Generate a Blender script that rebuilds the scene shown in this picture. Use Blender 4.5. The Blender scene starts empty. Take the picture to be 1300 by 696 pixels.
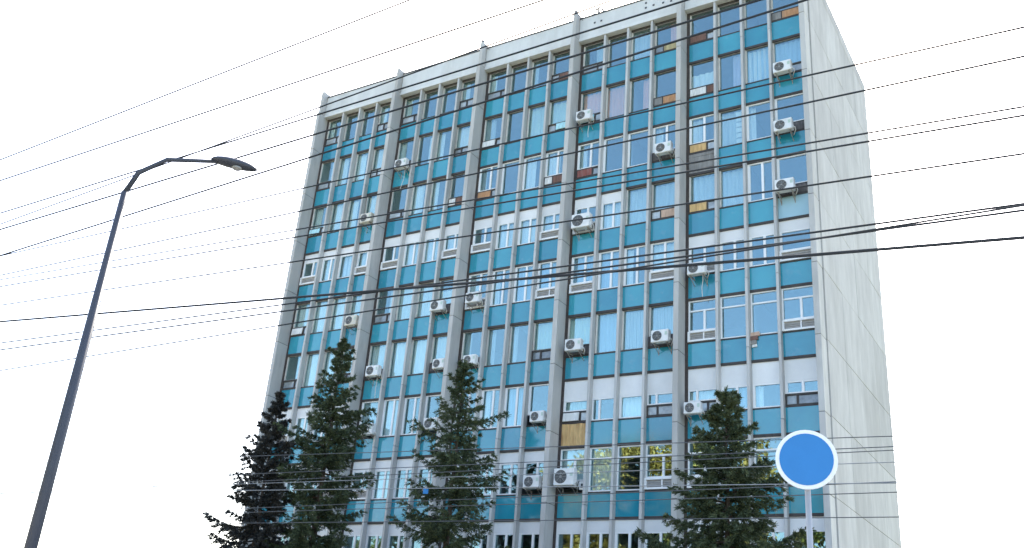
import bpy, bmesh, math, random
import numpy as np
from mathutils import Vector, Matrix
R = math.radians
rnd = random.Random(7)
scene = bpy.context.scene
col = scene.collection

# ------------------------------------------------------------------ camera
cam = bpy.data.cameras.new('camera')
cam.sensor_width = 36.0
cam.sensor_fit = 'HORIZONTAL'
cam.lens = 1222.86 / 1300 * 36.0
cam.clip_start = 0.1
cam.clip_end = 4000
cob = bpy.data.objects.new('camera', cam)
col.objects.link(cob)
cob.matrix_world = (Matrix.Translation((38.873, -37.219, 1.70)) @ Matrix.Rotation(0.576406, 4, 'Z')
                    @ Matrix.Rotation(1.975475, 4, 'X') @ Matrix.Rotation(0.0832086, 4, 'Z'))
scene.camera = cob

# ------------------------------------------------------------------ light
SUN_EL, SUN_AZ = R(47), R(-20)          # azimuth measured from +Y towards +X; the sun stands behind the building
world = bpy.data.worlds.new('World')
scene.world = world
world.use_nodes = True
wn = world.node_tree.nodes
sky = wn.new('ShaderNodeTexSky')
sky.sky_type = 'NISHITA'
sky.sun_disc = False
sky.sun_elevation = SUN_EL
sky.sun_rotation = SUN_AZ
sky.air_density = 1.0
sky.dust_density = 3.0
sky.ozone_density = 0.35
world.node_tree.links.new(sky.outputs[0], wn['Background'].inputs[0])
wn['Background'].inputs[1].default_value = 0.15
sl = bpy.data.lights.new('sun', 'SUN')
sl.energy = 3.5
sl.angle = R(0.5)
sl.color = (1.0, 0.94, 0.85)
so = bpy.data.objects.new('sun', sl)
col.objects.link(so)
sdir = Vector((math.sin(SUN_AZ) * math.cos(SUN_EL), math.cos(SUN_AZ) * math.cos(SUN_EL), math.sin(SUN_EL)))
so.rotation_euler = sdir.to_track_quat('Z', 'Y').to_euler()
so.location = (0, 60, 80)
vs = scene.view_settings
vs.view_transform = 'Standard'
vs.look = 'None'
vs.gamma = 1.0
vs.use_curve_mapping = False
vs.exposure = 2.13
scene.cycles.max_bounces = 8
scene.cycles.transparent_max_bounces = 12

# ------------------------------------------------------------------ materials
def new_mat(name):
    m = bpy.data.materials.new(name)
    m.use_nodes = True
    return m, m.node_tree.nodes, m.node_tree.links

def mat(name, c, rough=0.7, var=0.12, scale=3.0, spec=0.3, metal=0.0, stretch=(1, 1, 1), bump=0.0, objvar=0.0,
        c2=None, c2amt=0.0, c2scale=1.5):
    """noise-mottled principled material; c2 = stain colour with a shape of its own"""
    m, n, l = new_mat(name)
    b = n['Principled BSDF']
    b.inputs['Roughness'].default_value = rough
    b.inputs['Metallic'].default_value = metal
    b.inputs['Specular IOR Level'].default_value = spec
    tc = n.new('ShaderNodeTexCoord')
    mp = n.new('ShaderNodeMapping')
    mp.inputs['Scale'].default_value = stretch
    geo = n.new('ShaderNodeNewGeometry')
    l.new(geo.outputs['Position'], mp.inputs['Vector'])
    nz = n.new('ShaderNodeTexNoise')
    nz.inputs['Scale'].default_value = scale
    nz.inputs['Detail'].default_value = 6
    nz.inputs['Roughness'].default_value = 0.65
    l.new(mp.outputs[0], nz.inputs['Vector'])
    ramp = n.new('ShaderNodeMapRange')
    ramp.inputs['From Min'].default_value = 0.25
    ramp.inputs['From Max'].default_value = 0.75
    ramp.inputs['To Min'].default_value = 1 - var
    ramp.inputs['To Max'].default_value = 1 + var
    l.new(nz.outputs['Fac'], ramp.inputs['Value'])
    val = ramp.outputs[0]
    if objvar:
        oi = n.new('ShaderNodeObjectInfo')
        r2 = n.new('ShaderNodeMapRange')
        r2.inputs['To Min'].default_value = 1 - objvar
        r2.inputs['To Max'].default_value = 1 + objvar
        l.new(oi.outputs['Random'], r2.inputs['Value'])
        mu = n.new('ShaderNodeMath'); mu.operation = 'MULTIPLY'
        l.new(val, mu.inputs[0]); l.new(r2.outputs[0], mu.inputs[1])
        val = mu.outputs[0]
    hsv = n.new('ShaderNodeMix'); hsv.data_type = 'RGBA'; hsv.blend_type = 'MULTIPLY'
    hsv.inputs['Factor'].default_value = 1.0
    hsv.inputs[6].default_value = (*c, 1)
    l.new(val, hsv.inputs[7])
    out = hsv.outputs[2]
    if c2:
        n2 = n.new('ShaderNodeTexNoise')
        n2.inputs['Scale'].default_value = c2scale
        n2.inputs['Detail'].default_value = 8
        l.new(mp.outputs[0], n2.inputs['Vector'])
        r3 = n.new('ShaderNodeMapRange')
        r3.inputs['From Min'].default_value = 0.48
        r3.inputs['From Max'].default_value = 0.72
        r3.inputs['To Max'].default_value = c2amt
        l.new(n2.outputs['Fac'], r3.inputs['Value'])
        mx = n.new('ShaderNodeMix'); mx.data_type = 'RGBA'
        l.new(r3.outputs[0], mx.inputs['Factor'])
        l.new(out, mx.inputs[6])
        mx.inputs[7].default_value = (*c2, 1)
        out = mx.outputs[2]
    l.new(out, b.inputs['Base Color'])
    if bump:
        bp = n.new('ShaderNodeBump')
        bp.inputs['Strength'].default_value = bump
        bp.inputs['Distance'].default_value = 0.02
        l.new(nz.outputs['Fac'], bp.inputs['Height'])
        l.new(bp.outputs[0], b.inputs['Normal'])
    return m

def glass_mat(name, tint, ior, wav, refl=(0.66, 0.93, 0.96)):
    m, n, l = new_mat(name)
    n.remove(n['Principled BSDF'])
    out = n['Material Output']
    lw = n.new('ShaderNodeLayerWeight'); lw.inputs['Blend'].default_value = 0.5      # facing = 1 - cos(angle)
    pw = n.new('ShaderNodeMath'); pw.operation = 'POWER'; pw.inputs[1].default_value = 5.0
    l.new(lw.outputs['Facing'], pw.inputs[0])
    fr = n.new('ShaderNodeMath'); fr.operation = 'MULTIPLY_ADD'                       # Schlick, the same from both sides
    fr.inputs[1].default_value = 1 - ior; fr.inputs[2].default_value = ior
    l.new(pw.outputs[0], fr.inputs[0])
    tr = n.new('ShaderNodeBsdfTransparent'); tr.inputs[0].default_value = (*tint, 1)
    gl = n.new('ShaderNodeBsdfGlossy'); gl.inputs['Color'].default_value = (*refl, 1); gl.inputs['Roughness'].default_value = 0.01
    geo = n.new('ShaderNodeNewGeometry')
    nz = n.new('ShaderNodeTexNoise'); nz.inputs['Scale'].default_value = 1.3; nz.inputs['Detail'].default_value = 1
    l.new(geo.outputs['Position'], nz.inputs['Vector'])
    bp = n.new('ShaderNodeBump'); bp.inputs['Strength'].default_value = wav; bp.inputs['Distance'].default_value = 0.02
    l.new(nz.outputs['Fac'], bp.inputs['Height'])
    l.new(bp.outputs[0], gl.inputs['Normal'])
    mx = n.new('ShaderNodeMixShader')
    l.new(fr.outputs[0], mx.inputs[0]); l.new(tr.outputs[0], mx.inputs[1]); l.new(gl.outputs[0], mx.inputs[2])
    l.new(mx.outputs[0], out.inputs['Surface'])
    return m

def planks_mat(name, c, c2):
    """weathered boards: colour streaks along the grain"""
    return mat(name, c, 0.8, 0.35, 6.0, 0.2, stretch=(2.2, 1, 0.35), c2=c2, c2amt=0.85, c2scale=3.0, bump=0.3)

M = {}
M['concrete'] = mat('concrete', (0.50, 0.485, 0.455), 0.85, 0.20, 2.2, 0.2, stretch=(1, 1, 0.22), c2=(0.31, 0.295, 0.27), c2amt=0.5, c2scale=1.1, bump=0.25, objvar=0.05)
M['end_panel'] = mat('end_wall_concrete', (0.46, 0.445, 0.42), 0.85, 0.16, 1.4, 0.2, stretch=(1, 1, 0.3), c2=(0.30, 0.285, 0.26), c2amt=0.45, c2scale=0.6, bump=0.2, objvar=0.10)
M['joint'] = mat('dark_joint_mortar', (0.13, 0.13, 0.125), 0.9)  # dark mortar colour showing in the recessed joints
M['fascia'] = mat('fascia_render', (0.64, 0.64, 0.62), 0.85, 0.10, 1.6, 0.2, stretch=(1, 1, 0.4), c2=(0.42, 0.41, 0.38), c2amt=0.35, c2scale=0.9, bump=0.15, objvar=0.04)
M['fin'] = mat('mullion_metal', (0.50, 0.49, 0.465), 0.55, 0.16, 4.0, 0.4, stretch=(1, 1, 0.2), c2=(0.32, 0.305, 0.285), c2amt=0.5, c2scale=1.6, objvar=0.06)
M['rail'] = mat('dark_rail', (0.060, 0.052, 0.048), 0.6, 0.3, 3.0, 0.3)
M['jamb'] = mat('brown_jamb', (0.075, 0.062, 0.055), 0.7, 0.3, 3.0, 0.2)
M['old_frame_shade'] = mat('old_shaded_frame', (0.24, 0.225, 0.21), 0.7, 0.2, 5.0, 0.3, objvar=0.15)  # old frame darkened: shade of the window recess put into the colour
M['old_frame'] = mat('old_painted_frame', (0.60, 0.57, 0.52), 0.6, 0.14, 5.0, 0.3, objvar=0.12)
M['pvc'] = mat('white_pvc', (0.84, 0.835, 0.82), 0.4, 0.03, 2.0, 0.4, objvar=0.03)
M['header'] = mat('white_header_panel', (0.76, 0.755, 0.735), 0.55, 0.07, 1.2, 0.3, objvar=0.05)
M['louvre'] = mat('grey_louvre', (0.36, 0.35, 0.34), 0.6, 0.2, 6.0, 0.3)
M['coping'] = mat('coping_metal', (0.085, 0.088, 0.09), 0.5, 0.2, 3.0, 0.4)
M['room'] = mat('room_wall', (0.22, 0.24, 0.26), 0.9, 0.1, 0.8)
M['slab'] = mat('floor_slab_concrete', (0.26, 0.26, 0.25), 0.9, 0.1)
M['cap'] = mat('dark_metal', (0.07, 0.07, 0.075), 0.5)
M['glass'] = glass_mat('old_window_glass', (0.90, 0.95, 0.94), 0.185, 0.10)
M['glass2'] = glass_mat('new_window_glass', (0.90, 0.95, 0.95), 0.185, 0.06)
M['ventglass'] = mat('small_vent_pane', (0.34, 0.38, 0.40), 0.1, 0.4, 3.0, 0.9, objvar=0.5)
for k, c in dict(white=(0.82, 0.82, 0.80), pink=(0.90, 0.40, 0.29), green=(0.60, 0.68, 0.60), yellow=(0.90, 0.80, 0.10),
                 lilac=(0.60, 0.52, 0.66), grey=(0.50, 0.54, 0.57), blue=(0.42, 0.55, 0.68), cream=(0.7, 0.64, 0.5)).items():
    M['cur_' + k] = mat('curtain_' + k, c, 0.9, 0.14, 3.0, 0.1, stretch=(3, 1, 0.3), objvar=0.08)
for k, c, c2 in (('brown', (0.20, 0.115, 0.09), (0.12, 0.07, 0.05)), ('wood', (0.66, 0.44, 0.20), (0.28, 0.13, 0.05)),
                 ('orange', (0.50, 0.27, 0.14), (0.40, 0.25, 0.17)), ('peach', (0.56, 0.39, 0.29), (0.46, 0.33, 0.25)),
                 ('cyanboard', (0.45, 0.72, 0.76), (0.40, 0.68, 0.72)), ('whiteboard', (0.74, 0.74, 0.71), (0.6, 0.6, 0.56)),
                 ('yellowboard', (0.47, 0.40, 0.22), (0.2, 0.16, 0.1)), ('red', (0.27, 0.10, 0.085), (0.3, 0.2, 0.17)),
                 ('grey', (0.27, 0.26, 0.245), (0.15, 0.145, 0.14)), ('dark', (0.11, 0.10, 0.095), (0.2, 0.19, 0.18))):
    M['b_' + k] = planks_mat('board_' + k, c, c2)
M['ac'] = mat('ac_white_enamel', (0.72, 0.72, 0.70), 0.45, 0.05, 4.0, 0.4, objvar=0.06, c2=(0.50, 0.48, 0.43), c2amt=0.35, c2scale=3)
M['ac_cream'] = mat('ac_cream_enamel', (0.66, 0.62, 0.53), 0.5, 0.06, 4.0, 0.4, c2=(0.45, 0.40, 0.32), c2amt=0.4, c2scale=3)
M['ac_dark'] = mat('ac_dark_recess', (0.055, 0.058, 0.06), 0.6)
M['ac_grille'] = mat('ac_grille_wire', (0.33, 0.33, 0.32), 0.5)
M['ac_blade'] = mat('ac_fan_blade', (0.11, 0.11, 0.11), 0.6)
M['ac_label'] = mat('ac_green_print', (0.35, 0.52, 0.42), 0.5)
M['bracket'] = mat('bracket_steel', (0.36, 0.34, 0.31), 0.6, 0.2, 5, c2=(0.2, 0.1, 0.05), c2amt=0.6, c2scale=8)
M['hose'] = mat('hose_white', (0.62, 0.62, 0.59), 0.6)
M['wire'] = mat('wire_black', (0.040, 0.045, 0.052), 0.9, spec=0.1)
M['wire_grey'] = mat('wire_weathered', (0.13, 0.135, 0.14), 0.8, spec=0.1)
M['wire_light'] = mat('wire_aluminium', (0.30, 0.31, 0.315), 0.6)
M['lamp'] = mat('lamp_dark_paint', (0.055, 0.06, 0.075), 0.45)
M['pole'] = mat('pole_concrete', (0.36, 0.36, 0.35), 0.85, 0.15, 3)
M['sign_blue'] = mat('sign_blue', (0.03, 0.20, 0.50), 0.4, 0.05)
M['sign_white'] = mat('sign_white', (0.80, 0.81, 0.82), 0.4, 0.03)
M['sign_steel'] = mat('sign_steel', (0.35, 0.36, 0.37), 0.5, 0.1)
M['asphalt'] = mat('asphalt', (0.05, 0.05, 0.052), 0.9, 0.25, 8)
M['paving'] = mat('paving', (0.28, 0.27, 0.25), 0.9, 0.15, 4)
M['soil'] = mat('ground_grass_soil', (0.12, 0.13, 0.06), 0.95, 0.4, 0.6)
M['kerb'] = mat('kerb_stone', (0.32, 0.32, 0.31), 0.9, 0.12, 4)
M['paint'] = mat('road_paint', (0.7, 0.7, 0.68), 0.8, 0.15, 6)
M['bark'] = mat('spruce_bark', (0.085, 0.065, 0.05), 0.95, 0.35, 10, bump=0.5)
M['bark_pale'] = mat('birch_bark', (0.42, 0.40, 0.36), 0.9, 0.35, 5)

def teal_mat():
    m, n, l = new_mat('teal_spandrel_glass')
    b = n['Principled BSDF']
    b.inputs['Roughness'].default_value = 0.07
    b.inputs['Specular IOR Level'].default_value = 1.0
    geo = n.new('ShaderNodeNewGeometry')
    oi = n.new('ShaderNodeObjectInfo')
    nz = n.new('ShaderNodeTexNoise'); nz.inputs['Scale'].default_value = 0.9; nz.inputs['Detail'].default_value = 5
    l.new(geo.outputs['Position'], nz.inputs['Vector'])
    a = n.new('ShaderNodeMath'); a.operation = 'MULTIPLY_ADD'; a.inputs[1].default_value = 0.5; a.inputs[2].default_value = 0.0
    l.new(oi.outputs['Random'], a.inputs[0])
    s = n.new('ShaderNodeMath'); s.operation = 'MULTIPLY_ADD'; s.inputs[1].default_value = 0.9
    l.new(nz.outputs['Fac'], s.inputs[0]); l.new(a.outputs[0], s.inputs[2])
    cr = n.new('ShaderNodeValToRGB')
    cr.color_ramp.elements[0].position = 0.25; cr.color_ramp.elements[0].color = (0.013, 0.205, 0.298, 1)
    cr.color_ramp.elements[1].position = 1.05; cr.color_ramp.elements[1].color = (0.032, 0.310, 0.392, 1)
    l.new(s.outputs[0], cr.inputs[0])
    # pale dirt blotches with a shape of their own
    n2 = n.new('ShaderNodeTexNoise'); n2.inputs['Scale'].default_value = 1.7; n2.inputs['Detail'].default_value = 7
    l.new(geo.outputs['Position'], n2.inputs['Vector'])
    r = n.new('ShaderNodeMapRange'); r.inputs['From Min'].default_value = 0.60; r.inputs['From Max'].default_value = 0.82
    r.inputs['To Max'].default_value = 0.35
    l.new(n2.outputs['Fac'], r.inputs['Value'])
    mx = n.new('ShaderNodeMix'); mx.data_type = 'RGBA'
    l.new(r.outputs[0], mx.inputs['Factor']); l.new(cr.outputs[0], mx.inputs[6]); mx.inputs[7].default_value = (0.22, 0.38, 0.42, 1)
    l.new(mx.outputs[2], b.inputs['Base Color'])
    bp = n.new('ShaderNodeBump'); bp.inputs['Strength'].default_value = 0.06; bp.inputs['Distance'].default_value = 0.02
    l.new(nz.outputs['Fac'], bp.inputs['Height']); l.new(bp.outputs[0], b.inputs['Normal'])
    return m
M['teal'] = teal_mat()
M['paleblue'] = mat('pale_blue_panel', (0.34, 0.53, 0.60), 0.3, 0.06, 1.0, 0.5)

def leaf_mat(name, ca, cb, cc):
    m, n, l = new_mat(name)
    b = n['Principled BSDF']
    b.inputs['Roughness'].default_value = 0.65
    b.inputs['Specular IOR Level'].default_value = 0.25
    geo = n.new('ShaderNodeNewGeometry')
    nz = n.new('ShaderNodeTexNoise'); nz.inputs['Scale'].default_value = 1.1; nz.inputs['Detail'].default_value = 3
    l.new(geo.outputs['Position'], nz.inputs['Vector'])
    ad = n.new('ShaderNodeMath'); ad.operation = 'MULTIPLY_ADD'; ad.inputs[1].default_value = 0.45
    l.new(geo.outputs['Random Per Island'], ad.inputs[0])
    sc = n.new('ShaderNodeMath'); sc.operation = 'MULTIPLY'; sc.inputs[1].default_value = 0.75
    l.new(nz.outputs['Fac'], sc.inputs[0]); l.new(sc.outputs[0], ad.inputs[2])
    cr = n.new('ShaderNodeValToRGB')
    e = cr.color_ramp.elements
    e[0].position = 0.25; e[0].color = (*ca, 1)
    e[1].position = 0.8; e[1].color = (*cc, 1)
    x = e.new(0.52); x.color = (*cb, 1)
    l.new(ad.outputs[0], cr.inputs[0]); l.new(cr.outputs[0], b.inputs['Base Color'])
    return m
M['needle'] = leaf_mat('spruce_needles', (0.026, 0.042, 0.024), (0.055, 0.080, 0.040), (0.12, 0.145, 0.070))
M['needle_dark'] = leaf_mat('dark_spruce_needles', (0.020, 0.023, 0.024), (0.036, 0.040, 0.037), (0.080, 0.076, 0.066))
M['leaf_yellow'] = leaf_mat('autumn_leaves_yellow', (0.27, 0.20, 0.05), (0.36, 0.27, 0.06), (0.42, 0.34, 0.09))
M['leaf_green'] = leaf_mat('autumn_leaves_green', (0.05, 0.07, 0.02), (0.10, 0.13, 0.03), (0.24, 0.22, 0.05))

# ------------------------------------------------------------------ helpers
def link(name, mesh, parent=None, loc=(0, 0, 0), rot=(0, 0, 0)):
    o = bpy.data.objects.new(name, mesh)
    col.objects.link(o)
    o.location = loc
    o.rotation_euler = rot
    if parent is not None:
        o.parent = parent
    return o

def tag(o, label=None, cat=None, group=None, kind=None):
    if label: o['label'] = label
    if cat: o['category'] = cat
    if group: o['group'] = group
    if kind: o['kind'] = kind
    return o

class MB:
    """collects boxes, tubes, discs; several materials"""
    def __init__(self):
        self.v, self.f, self.m, self.mats, self.smooth = [], [], [], [], []
    def mi(self, m):
        if m not in self.mats: self.mats.append(m)
        return self.mats.index(m)
    def box(self, x0, x1, y0, y1, z0, z1, m, bev=0.0):
        i = self.mi(m)
        if bev:
            # chamfer the four vertical and the front edges: octagon-ish hull of 24 verts
            bm = bmesh.new()
            bmesh.ops.create_cube(bm, size=1.0)
            for v in bm.verts:
                v.co = Vector(((x0 + x1) / 2 + v.co.x * (x1 - x0), (y0 + y1) / 2 + v.co.y * (y1 - y0), (z0 + z1) / 2 + v.co.z * (z1 - z0)))
            bmesh.ops.bevel(bm, geom=bm.edges[:], offset=bev, segments=1, affect='EDGES')
            bm.normal_update()
            bm.verts.index_update()
            o = len(self.v)
            self.v += [tuple(v.co) for v in bm.verts]
            for f in bm.faces:
                self.f.append([o + v.index for v in f.verts]); self.m.append(i); self.smooth.append(False)
            bm.free()
            return self
        o = len(self.v)
        self.v += [(x0, y0, z0), (x1, y0, z0), (x1, y1, z0), (x0, y1, z0), (x0, y0, z1), (x1, y0, z1), (x1, y1, z1), (x0, y1, z1)]
        for q in ((0, 3, 2, 1), (4, 5, 6, 7), (0, 1, 5, 4), (1, 2, 6, 5), (2, 3, 7, 6), (3, 0, 4, 7)):
            self.f.append([o + k for k in q]); self.m.append(i); self.smooth.append(False)
        return self
    def tube(self, pts, r, m, n=6, caps=True):
        i = self.mi(m)
        pts = [Vector(p) for p in pts]
        rs = r if isinstance(r, (list, tuple)) else [r] * len(pts)
        o = len(self.v)
        for k, p in enumerate(pts):
            d = (pts[min(k + 1, len(pts) - 1)] - pts[max(k - 1, 0)]).normalized()
            a = Vector((0, 0, 1)) if abs(d.z) < 0.9 else Vector((1, 0, 0))
            u = d.cross(a).normalized(); w = d.cross(u).normalized()
            for j in range(n):
                t = 2 * math.pi * j / n
                self.v.append(tuple(p + (u * math.cos(t) + w * math.sin(t)) * rs[k]))
        for k in range(len(pts) - 1):
            for j in range(n):
                self.f.append([o + k * n + j, o + k * n + (j + 1) % n, o + (k + 1) * n + (j + 1) % n, o + (k + 1) * n + j])
                self.m.append(i); self.smooth.append(n > 5)
        if caps:
            self.f.append([o + j for j in range(n)]); self.m.append(i); self.smooth.append(False)
            e = o + (len(pts) - 1) * n
            self.f.append([e + n - 1 - j for j in range(n)]); self.m.append(i); self.smooth.append(False)
        return self
    def disc(self, cx, cz, r, y0, y1, m, n=24):
        return self.tube([(cx, y0, cz), (cx, y1, cz)], r, m, n)
    def ring(self, cx, cz, r, w, y0, y1, m, n=24):
        i = self.mi(m); o = len(self.v)
        for j in range(n):
            t = 2 * math.pi * j / n; c, s = math.cos(t), math.sin(t)
            for rr, y in ((r, y0), (r, y1), (r - w, y0), (r - w, y1)):
                self.v.append((cx + rr * c, y, cz + rr * s))
        for j in range(n):
            a, b = o + 4 * j, o + 4 * ((j + 1) % n)
            for q in ((a, a + 1, b + 1, b), (a + 2, b + 2, b + 3, a + 3), (a, b, b + 2, a + 2), (a + 1, a + 3, b + 3, b + 1)):
                self.f.append(list(q)); self.m.append(i); self.smooth.append(False)
        return self
    def mesh(self, name):
        me = bpy.data.meshes.new(name)
        me.from_pydata(self.v, [], self.f)
        for m in self.mats: me.materials.append(M[m])
        me.polygons.foreach_set('material_index', self.m)
        me.polygons.foreach_set('use_smooth', self.smooth)
        me.validate()
        bm = bmesh.new(); bm.from_mesh(me)
        bmesh.ops.recalc_face_normals(bm, faces=bm.faces[:])
        bm.to_mesh(me); bm.free()
        return me
    def build(self, name, parent=None, loc=(0, 0, 0), rot=(0, 0, 0)):
        return link(name, self.mesh(name), parent, loc, rot)

cache = {}
def cached(key, fn):
    if key not in cache:
        cache[key] = fn()
    return cache[key]

# ------------------------------------------------------------------ setting: ground, road, pavements
def sheet(name, x0, x1, y0, y1, z0, z1, m):
    return tag(MB().box(x0, x1, y0, y1, z0, z1, m).build(name), kind='structure')
sheet('ground', -1500, 1500, -1500, 1500, -0.5, 0.0, 'soil')
sheet('road', -400, 400, -25.0, -12.5, 0.004, 0.008, 'asphalt')
sheet('pavement', -400, 400, -12.2, -9.5, 0.0, 0.13, 'paving')
sheet('pavement', -400, 400, -42.0, -25.3, 0.0, 0.13, 'paving')
sheet('kerb', -400, 400, -12.5, -12.2, 0.0, 0.15, 'kerb')
sheet('kerb', -400, 400, -25.3, -25.0, 0.0, 0.15, 'kerb')
sheet('path', -12, 45, -3.5, -0.05, 0.0, 0.08, 'paving')
for k in range(24):
    sheet('road_marking', -100 + k * 9, -97 + k * 9, -18.82, -18.70, 0.012, 0.016, 'paint')

# ------------------------------------------------------------------ office building
Z0, H, S, B = 33.742, 3.1418, 1.023, 6.0
NR = 9                                             # window rows below the roof
bld = link('office_building', None)
tag(bld, 'tall office block with teal spandrel panels, concrete blade piers and rows of windows', 'building')
DEEP = 12.0
CX = [0.05, 1.45, 2.78, 4.11, 5.67]               # cell edges inside a bay
ztop = lambda r: Z0 - H * (r - 1)                  # underside of the panel above window row r
zbot = lambda r: Z0 - H * r + S                    # top of spandrel r
zsp = lambda r: Z0 - H * r                         # bottom of spandrel r

# core: side walls, back wall, slabs, roof
MB().box(-0.33, -0.09, 0.0, DEEP, 0, Z0 + 1.3, 'concrete').build('side_wall', bld)
ew = MB().box(29.73, 29.91, 0.0, DEEP, 0, Z0 + 1.3, 'joint').build('side_wall', bld)
zz = [0.0] + [zsp(r) + 0.55 for r in range(NR, -1, -1)] + [Z0 + 1.32]
for k in range(len(zz) - 1):
    for j in range(4):
        MB().box(0, 0.06, 0.008, DEEP / 4 - 0.008, 0.009, zz[k + 1] - zz[k] - 0.009, 'end_panel', 0.006).build('wall_panel', ew, (29.905 + rnd.uniform(-.004, .004), j * DEEP / 4, zz[k]))
MB().box(-0.09, 29.73, DEEP - 0.3, DEEP, 0, Z0 + 1.3, 'concrete').build('back_wall', bld)
MB().box(-0.09, 29.73, 4.2, 4.4, 0, Z0, 'room').build('corridor_wall', bld)
for r in range(1, NR + 1):
    MB().box(-0.085, 29.725, 0.16, 4.19, zsp(r) + 0.02, zsp(r) + 0.32, 'slab').build('floor_slab', bld)
    MB().box(-0.085, 29.725, 0.05, 0.14, zsp(r) - 0.03, zbot(r) - 0.01, 'slab').build('parapet_wall', bld)
MB().box(-0.088, 29.728, 0.02, DEEP - 0.31, Z0 + 0.02, Z0 + 0.5, 'slab').build('roof', bld)
for b in range(5):
    for a in (0.6, 2.78):
        MB().box(b * B + a - 0.06 if a > 1 else b * B - 0.32, (b * B + a + 0.06) if a > 1 else b * B - 0.12, 0.55, 4.18, 0.3, Z0, 'room').build('partition', bld)
base_top = zsp(NR) - 0.12
MB().box(-0.086, 29.726, -0.02, 0.25, 0, base_top, 'grey_base' if 'grey_base' in M else 'slab').build('base_wall', bld)

# piers: blade blocks, one per storey, with recessed joints
PD = 0.80
def block_mesh(h, d=PD, w=0.24):
    return MB().box(0, w, -d, 0.0, 0, h, 'concrete', 0.012).mesh('pier_block')
for p in range(6):
    x = p * B - 0.33
    jz = [0.0]
    z = zsp(NR + 1) + 0.55
    while z < Z0 - 0.3:
        if z > 0.8: jz.append(z)
        z += H
    core = MB().box(0.012, 0.228, -PD + 0.014, -0.001, 0, Z0 + 0.02, 'joint').build('pier', bld, (x, 0, 0))
    jz.append(Z0 + 0.02)
    for k in range(len(jz) - 1):
        h = jz[k + 1] - jz[k] - 0.022
        me = cached(('pier', round(h, 3)), lambda: block_mesh(h))
        link('pier_block', me, core, (rnd.uniform(-0.003, 0.003), rnd.uniform(-0.004, 0.004), jz[k]))
    # slimmer head beside the fascia
    MB().box(0.015, 0.225, -PD + 0.10, -0.0, Z0 + 0.02, 35.34 + rnd.uniform(-0.05, 0.05), 'concrete', 0.02).build('pier_head', core)
    bk = MB().box(0.06, 0.18, -PD + 0.12, -PD + 0.30, 35.25, 35.50, 'cap')
    bk.tube([(0.12, -PD + 0.2, 35.48), (0.30, -PD + 0.32, 35.14), (0.42, -PD + 0.5, 34.95)], 0.014, 'cap', 5)
    if p in (2, 3, 4): bk.build('wire_bracket', core)
    # brown jamb strips either side
    if p < 5: MB().box(0.24, 0.38, 0.004, 0.10, base_top, Z0 - 0.005, 'jamb').build('jamb', core)
    if p > 0: MB().box(-0.05, 0.0, 0.004, 0.10, base_top, Z0 - 0.005, 'jamb').build('jamb', core)

# fascia slabs and coping
for b in range(5):
    x0, x1 = b * B - 0.09, (b + 1) * B - 0.33
    fp = MB().box(x0 + 0.004, x1 - 0.004, -0.32, 0.015, Z0 - 0.12, 35.08, 'fascia', 0.012).build('fascia_panel', bld)
    MB().box(x0 + 0.005, x1 - 0.005, -0.36, 0.06, 35.082, 35.15, 'coping').build('coping', fp)
    MB().box(x0 + 0.003, x1 - 0.003, -0.34, -0.30, Z0 - 0.125, Z0 + 0.06, 'fascia').build('drip_edge', fp)
    if b == 3:
        for hx, hz in ((18.81, 34.58), (19.20, 34.58), (21.77, 34.53), (21.77, 34.84), (22.20, 34.56), (22.73, 34.52), (23.17, 34.48)):
            MB().box(hx - 0.055, hx + 0.055, -0.328, -0.30, hz - 0.055, hz + 0.055, 'cap').build('vent_hole', fp)

# horizontal rails per bay and row
for b in range(5):
    x0, x1 = b * B + 0.051, b * B + 5.619
    for r in range(1, NR + 1):
        me = cached(('rail_b',), lambda: MB().box(0, x1 - x0, -0.035, 0.10, -0.12, 0, 'rail').mesh('lower_rail'))
        link('lower_rail', me, bld, (x0, 0, zsp(r)))
        me = cached(('rail_t',), lambda: MB().box(0, x1 - x0, -0.03, 0.10, 0, 0.06, 'rail').mesh('upper_rail'))
        link('upper_rail', me, bld, (x0, 0, zbot(r)))
    MB().box(0, x1 - x0, -0.0, 0.10, -0.25, -0.122, 'rail').build('head_rail', bld, (x0, 0, Z0))

# fins (mullions), one piece per storey
FD = 0.30
fin_me = MB().box(-0.06, 0.06, -FD, 0.02, 0.006, H - 0.006, 'fin', 0.008).mesh('mullion')
for b in range(5):
    for c in (1, 2, 3):
        x = b * B + CX[c]
        for r in range(1, NR + 1):
            z = zsp(r) + 0.5
            if r == 1:
                top = MB().box(-0.06, 0.06, -FD, 0.02, 0.006, Z0 - 0.125 - z, 'fin', 0.008).mesh('mullion')
                link('mullion', top, bld, (x, 0, z))
            else:
                link('mullion', fin_me, bld, (x + rnd.uniform(-.006, .006), rnd.uniform(-.006, .006), z))
        MB().box(-0.06, 0.06, -FD, 0.02, base_top, zsp(NR) + 0.494, 'fin', 0.008).build('mullion', bld, (x, 0, 0))

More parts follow.
